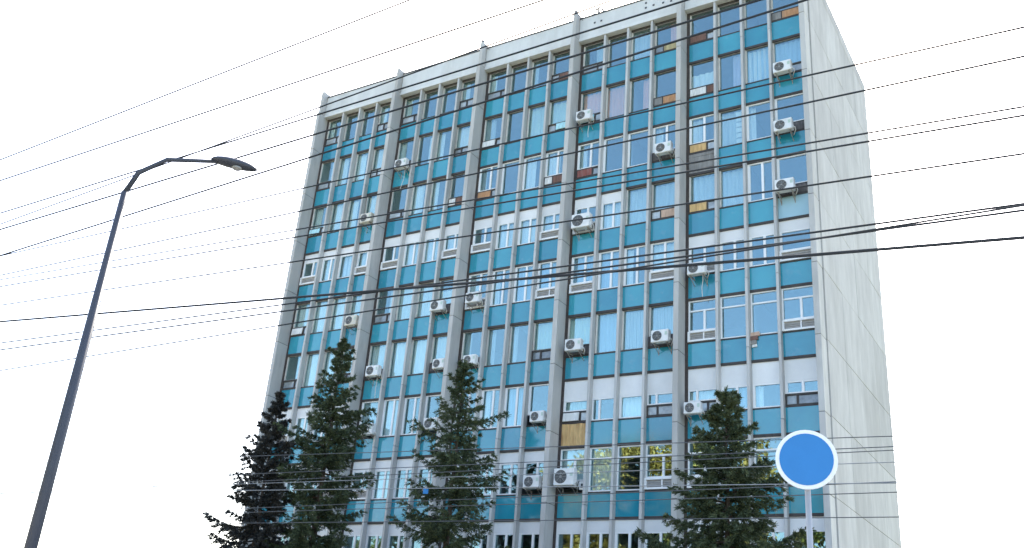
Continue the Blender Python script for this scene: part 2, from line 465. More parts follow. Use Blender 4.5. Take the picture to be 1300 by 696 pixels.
# spandrel panels
def sp_mesh(c, m):
    w0 = CX[c] + (0.062 if c else 0.002); w1 = CX[c + 1] - (0.062 if c < 3 else 0.052)
    return MB().box(w0, w1, -0.012, 0.03, 0.002, S - 0.002, m).mesh('spandrel_panel')
def plank_panel(b, r, c, mname):
    w0 = CX[c] + (0.062 if c else 0.002); w1 = CX[c + 1] - (0.062 if c < 3 else 0.052)
    back = MB().box(w0, w1, 0.0, 0.03, 0.002, S - 0.002, 'b_dark').build('spandrel_panel', bld, (b * B, 0, zsp(r)))
    if mname == 'b_wood':
        n = 9; dw = (w1 - w0) / n
        for k in range(n):
            MB().box(w0 + k * dw + 0.004, w0 + (k + 1) * dw - 0.004, -0.02 - rnd.uniform(0, .012), -0.001, 0.01 + rnd.uniform(0, .02), S - 0.01 - rnd.uniform(0, .03), mname).build('plank', back)
    else:
        n = 6; dz = (S - 0.01) / n
        for k in range(n):
            MB().box(w0 + rnd.uniform(0, .05), w1 - rnd.uniform(0, .04), -0.02 - rnd.uniform(0, .015), -0.001, k * dz + 0.006, (k + 1) * dz - 0.004, mname).build('plank', back, (0, 0, 0), (0, R(rnd.uniform(-.8, .8)), 0))
    return back
for b in range(5):
    for r in range(1, NR + 1):
        for c in range(4):
            if (b, r, c) == (3, 7, 0):
                tag(plank_panel(b, r, c, 'b_wood'), 'yellow-brown wooden plank infill'); continue
            if (b, r, c) == (4, 3, 0):
                tag(plank_panel(b, r, c, 'b_grey'), 'weathered grey board infill'); continue
            m = 'paleblue' if (b, r, c) == (4, 4, 3) else 'teal'
            me = cached(('sp', c, m), lambda: sp_mesh(c, m))
            o = link('spandrel_panel', me, bld, (b * B, rnd.uniform(-.003, .003), zsp(r)),
                     (R(rnd.uniform(-.35, .35)), 0, R(rnd.uniform(-.15, .15))))
            if m == 'paleblue': o['label'] = 'pale blue replacement panel'
            if (b, r, c) == (4, 6, 2):
                br = MB()
                for (xa, xb, za, zb, mm, a) in ((.01, .44, .80, .99, 'b_peach', .12), (.0, .36, .64, .82, 'b_brown', .18), (.01, .28, .46, .68, 'b_grey', .14), (.06, .28, .34, .48, 'b_whiteboard', .09)):
                    br.box(w_ := CX[2] + .07 + xa, CX[2] + .07 + xb, -0.02 - a * .5, -0.013, za, zb, mm, 0.008)
                br.build('torn_lining', o, (0, 0, 0), (0, R(-4), 0))

# ---- windows
def frame_mesh(w, h, t, d0, d1, m, extra=()):
    mb = MB()
    m2 = 'old_frame_shade' if m == 'old_frame' else m  # right, bottom and head bars get the painted-in shade, left stile stays light
    mb.box(0, t, d0, d1, 0, h, m).box(w - t, w, d0, d1, 0, h, m2)
    mb.box(t, w - t, d0, d1, 0, t, m2).box(t, w - t, d0, d1, h - t, h, m2)
    for (x0, x1, z0, z1) in extra:
        mb.box(x0, x1, d0 + 0.004, d1 - 0.004, z0, z1, m)
    return mb.mesh('window')

def pane_mesh(w, h, m):
    return MB().box(-w / 2, w / 2, -0.003, 0.003, -h / 2, h / 2, m).mesh('pane')

def curtain_mesh(w, h, m, seed, folds):
    q = random.Random(seed)
    n = max(8, int(w * 28)); vs, fs = [], []
    ph = q.uniform(0, 6)
    for i in range(n + 1):
        x = w * i / n
        y = 0.035 * math.sin(ph + x * folds) + 0.018 * math.sin(ph * 2 + x * folds * 2.3)
        vs += [(x, y, 0), (x, y, h)]
    for i in range(n):
        fs.append((2 * i, 2 * i + 2, 2 * i + 3, 2 * i + 1))
    me = bpy.data.meshes.new('curtain'); me.from_pydata(vs, [], fs); me.materials.append(M[m])
    for p in me.polygons: p.use_smooth = True
    return me

def blinds_mesh(w, h, m):
    mb = MB(); n = int(w / 0.085)
    for i in range(n):
        mb.box(i * 0.085, i * 0.085 + 0.072, (i % 2) * 0.012, (i % 2) * 0.012 + 0.004, 0, h, m)
    return mb.mesh('blinds')

VH = 0.50                                         # height of the vent strip in the outer columns
def vent(win, w, c, code, zb):
    """small opening strip under the outer windows; win-local coordinates start at the window's own corner"""
    z0, z1 = -VH + 0.0, -0.0
    if code in ('n', 'N'):                        # white plastic strip, proud of the wall
        def f():
            mb = MB()
            mb.box(0, w, -0.09, 0.05, z0 + .01, z0 + .09, 'pvc').box(0, w, -0.09, 0.05, z1 - .09, z1 - .02, 'pvc')
            mb.box(0, .09, -0.088, 0.048, z0 + .09, z1 - .09, 'pvc').box(w - .09, w, -0.088, 0.048, z0 + .09, z1 - .09, 'pvc')
            mb.box(.09, w - .09, 0.0, 0.02, z0 + .09, z1 - .09, 'louvre')
            if code == 'N': mb.box(w * .52, w * .52 + .05, -0.07, 0.0, z0 + .09, z1 - .09, 'pvc')
            for k in range(3):
                zz = z0 + .13 + k * .08
                mb.box(.09, w - .09, -0.03, -0.002, zz, zz + .03, 'louvre')
            return mb.mesh('vent_grille')
        link('vent_grille', cached(('n', code, c), f), win)
        return
    t = 0.06
    sp = w * (0.66 if c == 0 else 0.34)
    def f():
        mb = MB()
        mb.box(0, w, -0.015, 0.09, z0, z0 + t, 'rail').box(0, w, -0.015, 0.09, z1 - t - .02, z1 - .001, 'rail')
        mb.box(0, t, -0.013, 0.088, z0 + t, z1 - t - .02, 'rail').box(w - t, w, -0.013, 0.088, z0 + t, z1 - t - .02, 'rail')
        mb.box(sp - .04, sp + .04, -0.013, 0.088, z0 + t, z1 - t - .02, 'rail')
        return mb.mesh('vent_frame')
    v = link('vent_frame', cached(('v', c), f), win)
    segs = [(t, sp - .04), (sp + .04, w - t)]
    za, zb_ = z0 + t, z1 - t - .02
    boards = {'d': (None, None), 'w': ('b_whiteboard', None), 'c': ('b_cyanboard', None), 'C': (None, 'b_cyanboard'), 'b': ('b_brown', None),
              'B': (None, 'b_brown'), 'o': ('b_orange', None), 'O': (None, 'b_orange'), 'p': (None, 'b_peach'), 'y': (None, 'b_yellowboard'),
              'r': ('b_red', None), 'W': (None, 'b_whiteboard'), 'k': ('b_dark', 'b_dark'), 'x': ('b_wood', None), 'X': (None, 'b_wood'), 's': ('b_whiteboard', 'b_brown'), 'S': ('b_grey', 'b_orange')}[code if code != '' else 'd']
    if c == 3 and boards[0] and not boards[1]: boards = (boards[1], boards[0])
    if c == 3 and code in ('C', 'B', 'O', 'p', 'y', 'W', 'X'): boards = (None, {'C': 'b_cyanboard', 'B': 'b_brown', 'O': 'b_orange', 'p': 'b_peach', 'y': 'b_yellowboard', 'W': 'b_whiteboard', 'X': 'b_wood'}[code])
    for (xa, xb), bm_ in zip(segs, boards):
        if bm_:
            o = MB().box(xa - .01, xb + .01, -0.03, 0.02, za - .012, zb_ + .012, bm_, 0.006).build('infill_board', win)
            if code in 'wWcC':                      # tilted-open flap
                o.location = (0, -0.03, -0.01); o.rotation_euler = (R(-6), 0, 0)
        else:
            me = cached(('vp', round(xb - xa, 3)), lambda: MB().box(0, xb - xa, 0.03, 0.036, 0, zb_ - za, 'ventglass').mesh('vent_pane'))
            link('vent_pane', me, win, (xa, 0, za), (R(rnd.uniform(-2, 2)), 0, 0))

def window(b, r, c, spec):
    """spec: 'type:curtain:vent' e.g. 'a:w:d'"""
    typ, cur, ven = (spec.split(':') + ['', ''])[:3]
    x0 = b * B + CX[c] + (0.062 if c else 0.002)
    x1 = b * B + CX[c + 1] - (0.062 if c < 3 else 0.052)
    w = x1 - x0
    zb, zt = zbot(r) + 0.06, ztop(r) - (0.12 if r > 1 else 0.25)
    outer = c in (0, 3)
    z = zb + (VH if outer else 0)
    h = zt - z
    full = zt - zb
    old = typ == 'a'
    t = 0.04 if old else 0.06
    d0, d1 = (0.03, 0.13) if old else (0.015, 0.10)
    fm = 'old_frame' if old else 'pvc'
    hh = 0.0
    if typ[-1] == 'h': hh = 0.50
    if typ[-1] == 'H': hh = 0.92
    kind = typ.rstrip('hH')
    hw = h - hh                                     # glazed height
    side = 0.10 if kind in ('p2', 'p1', 'pt1', 'pt2') and not outer else 0.0
    panes, extra = [], []
    if kind == 'a' :
        jl = 0.075                                   # wide painted left stile of the old casement
        extra.append((t, jl, t, hw - t))
        panes.append((jl, w - t, t, hw - t))
    elif kind == 'p1':
        panes.append((t + .05, w - t - .02, t, hw - t)); extra += [(t, t + .05, t, hw - t)]
    elif kind == 'p2':
        m_ = w * (0.56 if c != 3 else 0.50)
        extra += [(m_ - .055, m_ + .055, t, hw - t), (t, t + .055, t, hw - t), (w - t - .05, w - t, t, hw - t)]
        panes += [(t + .055, m_ - .055, t, hw - t), (m_ + .055, w - t - .05, t, hw - t)]
    elif kind == 'p3':                              # narrow sash and wide sash
        m_ = w * 0.30
        extra += [(m_ - .05, m_ + .05, t, hw - t)]
        panes += [(t, m_ - .05, t, hw - t), (m_ + .05, w - t, t, hw - t)]
    elif kind == 'pt1':
        zt_ = hw * (0.74 if full == h else 0.70)
        extra += [(t, w - t, zt_ - .035, zt_ + .035)]
        panes += [(t, w - t, t, zt_ - .035), (t, w - t, zt_ + .035, hw - t)]
    elif kind == 'pt2':
        zt_ = hw * 0.66; m_ = w * .55
        extra += [(t, w - t, zt_ - .035, zt_ + .035), (m_ - .05, m_ + .05, t, zt_ - .035)]
        panes += [(t, m_ - .05, t, zt_ - .035), (m_ + .05, w - t, t, zt_ - .035), (t, w - t, zt_ + .035, hw - t)]
    key = ('win', kind, c, round(hw, 3), r == 1)
    me = cached(key, lambda: frame_mesh(w, hw, t, d0, d1, fm, extra))
    win = link('window', me, bld, (x0, 0, z))
    gm = 'glass' if old else 'glass2'
    for (a, bb, zc, zd) in panes:
        pm = cached(('pane', round(bb - a, 3), round(zd - zc, 3), gm), lambda: pane_mesh(bb - a + .008, zd - zc + .008, gm))
        o = link('pane', pm, win, ((a + bb) / 2, 0.085 if old else 0.06, (zc + zd) / 2))
        s_ = 0.5 if old else 0.3
        o.rotation_euler = (R(rnd.gauss(0, s_ * .5)), 0, R(rnd.gauss(0, s_)))
    if hh:
        hm = cached(('hdr', c, round(hh, 2)), lambda: MB().box(0, w, 0.012, 0.09, 0, hh - 0.002, 'header').mesh('header_panel'))
        link('header_panel', hm, win, (0, 0, hw + 0.002))
    if outer and ven != '-':
        vent(win, w, c, ven if ven else 'd', zb)
    # curtains: letters with an optional side: wl (left half) wr (right half) W (lower part)
    i = 0
    seed = b * 100 + r * 10 + c
    names = dict(w='white', k='pink', g='green', y='yellow', l='lilac', s='grey', u='blue', e='cream')
    while i < len(cur):
        ch = cur[i]; i += 1
        sd = ''
        while i < len(cur) and cur[i] in '<>_+': sd += cur[i]; i += 1
        if ch == 'v':
            link('blinds', cached(('bl', c), lambda: blinds_mesh(w - .1, h - .1, 'cur_grey')), win, (.05, .24, .05)); continue
        if ch == 'q':                               # column of glass-block light panels
            for k in range(6):
                MB().box(w - .42, w - .16, .17, .2, .14 + k * .29, .37 + k * .29, 'cur_white').build('glass_block', win)
            continue
        a, bb, zc, zd = 0.03, w - 0.03, 0.02, hw - 0.03
        if '<' in sd: bb = w * rnd.uniform(.42, .55)
        if '>' in sd: a = w * rnd.uniform(.5, .66)
        if '_' in sd: zd = hw * .62
        if '+' in sd: a, bb = 0.03, w * .30
        link('curtain', curtain_mesh(bb - a, zd - zc, 'cur_' + names[ch], seed + i, rnd.uniform(18, 30)), win, (a, 0.27 + 0.05 * (i > 2), zc))
    return win

ROWS = {
 0: ['a:w+:d a a a:w+:d', 'a:w>:d a:w< a:w< a:w<:d', 'a:w<:c a:ww+ a:w< a:w<:k', 'p2h:w>:n p2h:w< p1h:ws p2h:w:n', 'a:w:w a:w a:w a:w:k',
     'a:w>:d a:w a:w a:w:d', 'p2h::n p2h:w p2h p2h::n', 'p2h::n p2h:w p2h p2h::n', 'p2h::n p2h:e p2h:e p2h::n'],
 1: ['a:w+:d a a a:w+:d', 'a:w+:k a:w> a:w+ a:w<:d', 'a:w>_:d a:w< a:w+ a::s', 'p2h::n p2h:w p2h:w p2h:w:n', 'a:w>:d a:w a:w a:w_:k',
     'a:w:k a:w a:w a:w:k', 'p1:s:- p2:w p2 p1::-', 'p2h::n p2h:w p2h p2h::n', 'p2h::n p2h p2h p2h::n'],
 2: ['a:w+:d a a:s+ a::B', 'a:s<:w a a:g a:g:C', 'p2:s+:o p1 p1:w< p2:w<:s', 'p2h::n p2h:w p2h:w p2h:w:n', 'p2:w<:N p2:w+ p2:u p2:u:N',
     'a:s+:k a:s+ a:s+ a:gy>:d', 'p2::n p2:w+ p2:u p1::-', 'p2h::n p2h:w p2h p2h::-', 'p2h::n p2h p2h p2h::n'],
 3: ['a:s>:d a a:s a:k>:y', 'a:k:c a:k a:k> a::S', 'p2:w+:r p1 p1 p2:w+:k', 'p2h::N p2h:w a:s a:s:p', 'p2:u:n p2:u p2:w+ p2:w:n',
     'a:gy_:k a:uy> a:v a:v:k', 'p1H:g:w p3H p1H:w p3H::d', 'pt2:w:- pt1:w pt1 pt2::N', 'p2h::n p2h p2h p2h::n'],
 4: ['a::b a a a::S', 'a:w_:s a:l> a:wu a:u:d', 'p2:w<:x a:sq p1:w+ p1::k', 'a:s:x a:s p2 p1::k', 'p2h::N p2h p2h p1h::n',
     'pt2::N pt1 pt1 pt2::N', 'p3H:w:d p2H:u p1H:w+ p2H::d', 'pt2::N pt1 pt1 pt2::N', 'p2h::n p2h p2h p2h::n'],
}
for b in range(5):
    for r in range(1, NR + 1):
        for c, sp in enumerate(ROWS[b][r - 1].split()):
            window(b, r, c, sp)

# ------------------------------------------------------------------ air conditioners
def ac_proto(W, Hh, D, body):
    root = link('air_conditioner', None)
    case = MB().box(-W / 2, W / 2, 0, D, 0, Hh, body, 0.02)
    case.box(-W / 2 + .03, W / 2 - .03, -0.006, 0.002, .02, Hh - .02, body)
    case.box(W / 2 - .004, W / 2 + .03, D * .35, D * .8, Hh * .12, Hh * .42, body, 0.01)
    case.build('casing', root)
    fx, fz, fr = -W * 0.14, Hh * 0.5, Hh * 0.40
    g = MB().disc(fx, fz, fr, -0.009, -0.004, 'ac_dark').build('fan_opening', root)
    gr = MB()
    for k in range(5): gr.ring(fx, fz, fr * (1 - k * .19), 0.010, -0.020, -0.012, 'ac_grille')
    for k in range(8):
        t = k * math.pi / 4
        gr.tube([(fx + .1 * fr * math.cos(t), -0.016, fz + .1 * fr * math.sin(t)), (fx + fr * math.cos(t), -0.016, fz + fr * math.sin(t))], 0.006, 'ac_grille', 4)
    gr.disc(fx, fz, fr * .16, -0.024, -0.010, 'ac_grille', 12)
    gr.build('fan_grille', root)
    bl = MB()
    for k in range(3):
        t = k * 2.094 + .4
        bl.tube([(fx, -0.0105, fz), (fx + fr * .85 * math.cos(t), -0.0105, fz + fr * .85 * math.sin(t))], [0.015, 0.04], 'ac_blade', 4)
    bl.build('fan', root)
    lv = MB()
    for k in range(5):
        lv.box(W * .31, W * .45, -0.012, -0.004, Hh * .52 + k * .032, Hh * .52 + k * .032 + .016, 'ac_label')
    lv.build('label_print', root)
    for s in (-1, 1):
        x = s * W * .36
        bk = MB().box(x - .02, x + .02, 0.02, D + 0.36, -0.045, -0.001, 'bracket')
        bk.tube([(x, 0.06, -.03), (x, D + .34, -.34)], 0.016, 'bracket', 4)
        bk.box(x - .02, x + .02, D + .32, D + .36, -.40, -.045, 'bracket')
        bk.build('bracket', root)
    MB().tube([(W * .47, D * .6, Hh * .3), (W * .60, D * .6, Hh * .22), (W * .62, D * .8, Hh * .02), (W * .50, D * 1.2, -.10), (W * .4, D + .30, -.02)], 0.022, 'hose', 6).build('pipe', root)
    return root
def copy_tree(o, name):
    r = o.copy(); col.objects.link(r)
    for ch in list(o.children):
        c = ch.copy(); col.objects.link(c); c.parent = r
    return r
protos = {'s': None, 'm': None, 'L': None, 'c': None}
dims = {'s': (0.74, 0.50, 0.27, 'ac'), 'm': (0.82, 0.56, 0.30, 'ac'), 'L': (0.98, 0.74, 0.34, 'ac'), 'c': (0.80, 0.56, 0.30, 'ac_cream')}
ORD = ['', 'first', 'second', 'third', 'fourth', 'fifth', 'sixth', 'seventh', 'eighth', 'ninth']
# bay, row, column, centre X, base Z, size, hose drop, note
ACS = [
    (0, 3, 3, 4.89, 25.21, 'c', 0, ''),
    (0, 5, 3, 4.94, 18.99, 'c', 0, ''),
    (1, 2, 0, 6.89, 28.29, 'm', -1.3, ', with slanting hose'),
    (1, 5, 3, 10.64, 19.08, 'm', 0, ''),
    (1, 6, 0, 6.94, 15.94, 'm', 1.1, ', with straight hose'),
    (1, 6, 3, 11.15, 15.94, 's', 0, ''),
    (1, 7, 0, 7.11, 12.84, 'm', 0, ''),
    (1, 7, 3, 11.08, 12.86, 'm', 0, ''),
    (2, 5, 0, 12.81, 19.21, 'm', 0, ''),
    (2, 6, 0, 12.99, 15.94, 's', 0, ', behind spruce tip'),
    (2, 7, 3, 17.03, 12.82, 's', 0, ''),
    (2, 8, 3, 16.98, 9.82, 'm', 0, ''),
    (3, 2, 0, 18.58, 28.40, 'm', 0.9, ', with short hose'),
    (3, 3, 3, 22.97, 25.43, 'm', 0, ''),
    (3, 4, 0, 18.77, 22.26, 'L', 0, ''),
    (3, 6, 0, 18.70, 16.03, 'm', 0, ''),
    (3, 6, 3, 22.97, 15.95, 'm', 0, ''),
    (3, 8, 0, 18.63, 9.88, 'L', 0, ''),
    (4, 2, 3, 28.74, 28.31, 'm', 0, ''),
    (4, 3, 3, 28.67, 25.22, 'm', 0, ''),
    (4, 4, 3, 28.64, 22.21, 'm', 0, ''),
    (4, 5, 0, 24.63, 18.91, 'm', 1.0, ', with thin hose'),
    (4, 7, 0, 24.46, 12.65, 's', 0, ''),
]
hoses = []
pairs = {}
for a_ in ACS: pairs.setdefault(a_[:2], []).append(a_[2])
for (b, r, c, X, Zb, sz, drop, note) in ACS:
    W, Hh, D, body = dims[sz]
    X = max(X, b * B - 0.05 + W / 2)
    X = min(X, b * B + 5.63 - W / 2)
    if protos[sz] is None:
        protos[sz] = ac_proto(W, Hh, D, body); o = protos[sz]
    else:
        o = copy_tree(protos[sz], 'air_conditioner')
    yb = -FD - 0.03 - D
    o.location = (X, yb, Zb)
    o.rotation_euler = (0, 0, R(rnd.uniform(-1.5, 1.5)))
    word = {'s': 'small', 'm': 'white', 'L': 'large', 'c': 'cream'}[sz]
    where = note if note else (', at the bay start' if c == 0 else ', at the bay end')
    tag(o, '%s air conditioner, %s row below roof, %s bay from lamp corner%s' % (word, ORD[r], ORD[b + 1], where),
        'air conditioner', 'air conditioner units on the facade')
    if drop: hoses.append((o, W, D, drop))
for (o, W, D, drop) in hoses:
    q = MB().tube([(W * .30, D * .7, 0), (W * .28, D * .9, -.25), (W * .20, D * 1.05, -.6), (-W * .02 if drop < 0 else W * .22, D * 1.1, -abs(drop))], 0.016, 'hose', 5)
    q.build('drain_hose', o)

# loose bits tucked under units: small boxes
for (x, z, m, lab) in ((19.30, 8.62 + 1.15, 'pvc', 'small white square vent box beside the large air conditioner, eighth row'),):
    o = MB().box(-.17, .17, -.10, .02, 0, .36, 'pvc', .012).build('vent_box', None, (x, -0.05, z))
    MB().box(-.08, .08, -.112, -.098, .09, .26, 'ac_dark').build('vent_opening', o)
    tag(o, lab, 'vent box')

# roof fixture on the parapet
rf = link('roof_fixture', None, None, (18.95, -0.18, 35.15))
MB().box(-.05, .05, -.05, .05, 0, .34, 'b_grey').build('post', rf)
MB().tube([(-.30, 0, .10), (-.18, 0, .38), (0, 0, .48), (.18, 0, .38), (.30, 0, .10)], .055, 'b_grey', 8).build('arm', rf)
MB().box(-.37, -.24, -.08, .08, 0, .14, 'b_grey', .02).build('lamp_head', rf)
MB().box(.24, .37, -.08, .08, 0, .14, 'b_grey', .02).build('lamp_head', rf)
MB().box(-.02, .02, -.02, .02, .47, .70, 'b_grey').build('spike', rf)
tag(rf, 'small pale twin-armed fixture standing on the parapet above the fourth bay', 'roof fixture')

# ------------------------------------------------------------------ spruces
def spruce_meshes(h, half, seed, dens=1.0, base=0.6, nm='needle', top_narrow=0.8, gaps=0.0):
    q = np.random.RandomState(seed)
    tv = MB()
    pts = [(q.normal(0, .02), q.normal(0, .02), z) for z in np.linspace(0, h * .985, 12)]
    tv.tube(pts, [max(.012, .19 * h / 13 * (1 - k / 11.5)) for k in range(12)], 'bark', 8)
    br = MB()
    V = []
    def cards(P, D, n, ln, wd, spread):
        """n thin needle sprays starting around P along D"""
        P = np.repeat(P, n, 0); D = np.repeat(D, n, 0)
        k = len(P)
        d = D + q.normal(0, spread, (k, 3)); d /= np.linalg.norm(d, axis=1)[:, None]
        s = np.cross(d, q.normal(0, 1, (k, 3))); s /= np.linalg.norm(s, axis=1)[:, None] + 1e-9
        L = (ln * q.uniform(.6, 1.3, k))[:, None]; Wd = (wd * q.uniform(.6, 1.3, k))[:, None]
        P = P + q.normal(0, .02, (k, 3))
        V.append(np.stack([P - s * Wd * .35, P + s * Wd * .35, P + d * L * .6 + s * Wd * .5, P + d * L, P + d * L * .6 - s * Wd * .5], 1))
    z = base
    while z < h - 0.12:
        f = 1 - (z - base) / (h - base)             # 1 at the base, 0 at the tip
        Lm = half * (f ** top_narrow) * min(1.0, .35 + f / .22 * .65) + 0.07
        nb = 5 if f > .15 else 4
        a0 = q.uniform(0, 6.28)
        for k in range(nb):
            if q.uniform() < gaps: continue
            a = a0 + 6.283 * k / nb + q.normal(0, .28)
            L = Lm * (q.uniform(.55, 1.05) + (0.30 if q.uniform() < .18 else 0))
            zz = z + q.uniform(-.12, .12)
            up = 0.55 * (1 - f) ** 1.5 - 0.34 * f + q.normal(0, .10)
            n = max(4, int(L / .16))
            t = np.linspace(0, 1, n + 1)
            rad = L * t
            zs = zz + L * (up * t + (0.30 * f) * t ** 2.6 - 0.12 * np.sin(t * 3.14) * f)
            az = a + 0.12 * np.sin(t * 3 + k) * q.normal(0, 1)
            Pp = np.stack([rad * np.cos(az), rad * np.sin(az), zs], 1)
            idx = [0, max(1, n // 3), max(2, 2 * n // 3), n]
            br.tube([tuple(Pp[i]) for i in idx], [.012 + .016 * L, .010 + .009 * L, .008 + .004 * L, .004], 'bark', 4, False)
            for i in range(0, n + 1):
                if t[i] < .12: continue
                fd = Pp[min(i + 1, n)] - Pp[max(i - 1, 0)]; fd /= np.linalg.norm(fd) + 1e-9
                sd = np.array([-fd[1], fd[0], 0]); sd /= np.linalg.norm(sd) + 1e-9
                tl = min(.75, L * .42) * (1 - .62 * t[i]) * q.uniform(.7, 1.2) * (0.55 + .45 * min(1, t[i] * 3))
                # along the branch itself
                cards(Pp[i:i + 1], fd[None], int(14 * dens) + 1, .14, .026, .42)
                for s in (-1, 1):
                    if q.uniform() < .12: continue
                    d = fd * q.uniform(.45, .9) + sd * s * q.uniform(.6, 1) + np.array([0, 0, -.35 * f - q.uniform(0, .45)])
                    d /= np.linalg.norm(d)
                    m = max(2, int(tl / .09))
                    u = (np.arange(m) + q.uniform(.2, .8)) / m
                    tp = Pp[i] + d[None] * (u * tl)[:, None] - np.array([0, 0, 1.0])[None] * (.22 * tl * u ** 2)[:, None]
                    cards(tp, np.repeat(d[None], m, 0), max(2, int(9 * dens)), .135, .026, .48)
        z += (0.27 + 0.16 * q.uniform()) * (0.72 + .55 * f)
    cards(np.array([[0, 0, h - .75 + .05 * i] for i in range(15)]), np.tile([[0, 0, 1.0]], (15, 1)), 8, .13, .028, .38)
    A = np.concatenate(V)
    nq = len(A)
    me = bpy.data.meshes.new('needles')
    me.vertices.add(nq * 5); me.vertices.foreach_set('co', A.reshape(-1).astype(np.float32))
    me.loops.add(nq * 5); me.loops.foreach_set('vertex_index', np.arange(nq * 5, dtype=np.int32))
    me.polygons.add(nq); me.polygons.foreach_set('loop_start', np.arange(nq, dtype=np.int32) * 5)
    me.update(calc_edges=True)
    me.materials.append(M[nm])
    return tv, br, me

def spruce(x, y, h, half, seed, label, nm='needle', **kw):
    root = link('spruce_tree', None, None, (x, y, 0), (0, 0, 0))
    tag(root, label, 'spruce tree', 'spruces in front of the office block')
    tv, br, me = spruce_meshes(h, half, seed, nm=nm, **kw)
    t = tv.build('trunk', root)
    br.build('branches', root)
    cr = link('crown', me, root)
    print('spruce', label[:30], len(me.polygons))
    return root
spruce(9.40, -9.0, 12.3, 2.35, 3, 'blackish sparse-tipped spruce at the open corner of the block, first of the row', 'needle_dark', dens=2.2, top_narrow=.56)
spruce(11.60, -8.0, 14.85, 2.65, 5, 'tallest dark green spruce in front of the second bay', dens=1.6, top_narrow=.52, gaps=.04)
sp3 = spruce(18.03, -8.0, 13.25, 2.75, 11, 'slender open-branched green spruce in front of the third bay', dens=1.35, top_narrow=.52, gaps=.14)
spruce(29.26, -10.0, 10.55, 2.85, 17, 'broad dense green spruce in front of the fifth bay', dens=2.4, top_narrow=.62)
for (x, y, k_, lab) in ((-12, -51, 1.45, 'lone'), (-21, -48, 1.6, 'taller'), (-30, -50, 1.4, 'farther')):
    o = copy_tree(sp3, 'spruce_tree'); o.location = (x, y, 0); o.scale = (k_, k_, k_); o.rotation_euler = (0, 0, x)
    tag(o, '%s dark spruce across the street, seen mirrored in the windows' % lab, 'spruce tree', 'trees across the street')

# ------------------------------------------------------------------ trees across the street (mirrored in the lower windows)
def leafy(x, y, h, rad, seed, lm, label, cat='tree'):
    q = np.random.RandomState(seed)
    root = link('deciduous_tree', None, None, (x, y, 0))
    tag(root, label, cat, 'trees across the street')
    tb = MB()
    tb.tube([(0, 0, 0), (.1, .05, h * .3), (-.05, .1, h * .6), (.1, 0, h * .9)], [.28, .2, .12, .03], 'bark_pale', 8)
    P = []
    for k in range(26):
        z = h * (.25 + .7 * q.uniform()); a = q.uniform(0, 6.28)
        f = math.sin(math.pi * min(1, max(.05, (z / h - .12) / .95))) ** .7
        L = rad * f * q.uniform(.5, 1.05)
        tip = np.array([L * math.cos(a), L * math.sin(a), z + L * .35])
        tb.tube([(0, 0, z - L * .2), tuple(tip * .55 + np.array([0, 0, z * .45])), tuple(tip)], [.07, .045, .015], 'bark_pale', 4, False)
        for j in range(4):
            cc = tip * np.array([q.uniform(.45, 1.05)] * 2 + [1]) + q.normal(0, .45, 3)
            P.append(cc + q.normal(0, .62, (150, 3)))
    tb.build('trunk', root)
    P = np.concatenate(P); k = len(P)
    d = q.normal(0, 1, (k, 3)); d /= np.linalg.norm(d, axis=1)[:, None]
    s = np.cross(d, q.normal(0, 1, (k, 3))); s /= np.linalg.norm(s, axis=1)[:, None]
    L = q.uniform(.14, .28, k)[:, None]
    A = np.stack([P - d * L, P + s * L * .6, P + d * L, P - s * L * .6], 1)
    me = bpy.data.meshes.new('leaves')
    me.vertices.add(k * 4); me.vertices.foreach_set('co', A.reshape(-1).astype(np.float32))
    me.loops.add(k * 4); me.loops.foreach_set('vertex_index', np.arange(k * 4, dtype=np.int32))
    me.polygons.add(k); me.polygons.foreach_set('loop_start', np.arange(k, dtype=np.int32) * 4)
    me.update(calc_edges=True); me.materials.append(M[lm])
    link('crown', me, root)
ACROSS = ((-38, -55, 15, 5, 'leaf_green'), (-25, -56, 14, 5, 'leaf_yellow'), (-9, -49, 22, 4.6, 'leaf_yellow'), (-4, -47, 23, 4.8, 'leaf_yellow'),
          (1.5, -48, 25, 5, 'leaf_yellow'), (6.5, -47, 23, 4.6, 'leaf_green'), (12, -49, 24, 5, 'leaf_yellow'), (18, -50, 20, 5, 'leaf_green'))
for i, (x, y, h, rad, lm) in enumerate(ACROSS):
    leafy(x, y, h, rad, 40 + i, lm, '%s autumn tree across the street, %s of the row, mirrored in windows' % ('yellow' if lm == 'leaf_yellow' else 'olive green', ORD[i + 1]))
# cream apartment block far across the street
apt = link('apartment_building', None, None, (-58, -86, 0))
tag(apt, 'cream apartment block far across the street, mirrored in the lowest windows', 'building')
MB().box(0, 52, -12, 0, 0, 17.5, 'cur_cream').build('wall', apt)
MB().box(-.4, 52.4, -12.4, .4, 17.5, 18.1, 'b_brown').build('roof', apt)
aw = MB().box(0, 1.5, -.02, .03, 0, 1.6, 'ac_dark').mesh('window')
af = MB().box(-.1, 1.6, .0, .06, -.12, 0, 'pvc').box(-.1, 0, .0, .05, 0, 1.7, 'pvc').box(1.5, 1.6, .0, .05, 0, 1.7, 'pvc').box(0, 1.5, .0, .05, 1.6, 1.7, 'pvc').box(.7, .8, .03, .06, 0, 1.6, 'pvc').mesh('frame')
for i in range(15):
    for k in range(5):
        w_ = link('window', aw, apt, (1.6 + i * 3.35, 0.01, 2.0 + k * 3.2))
        link('frame', af, w_)

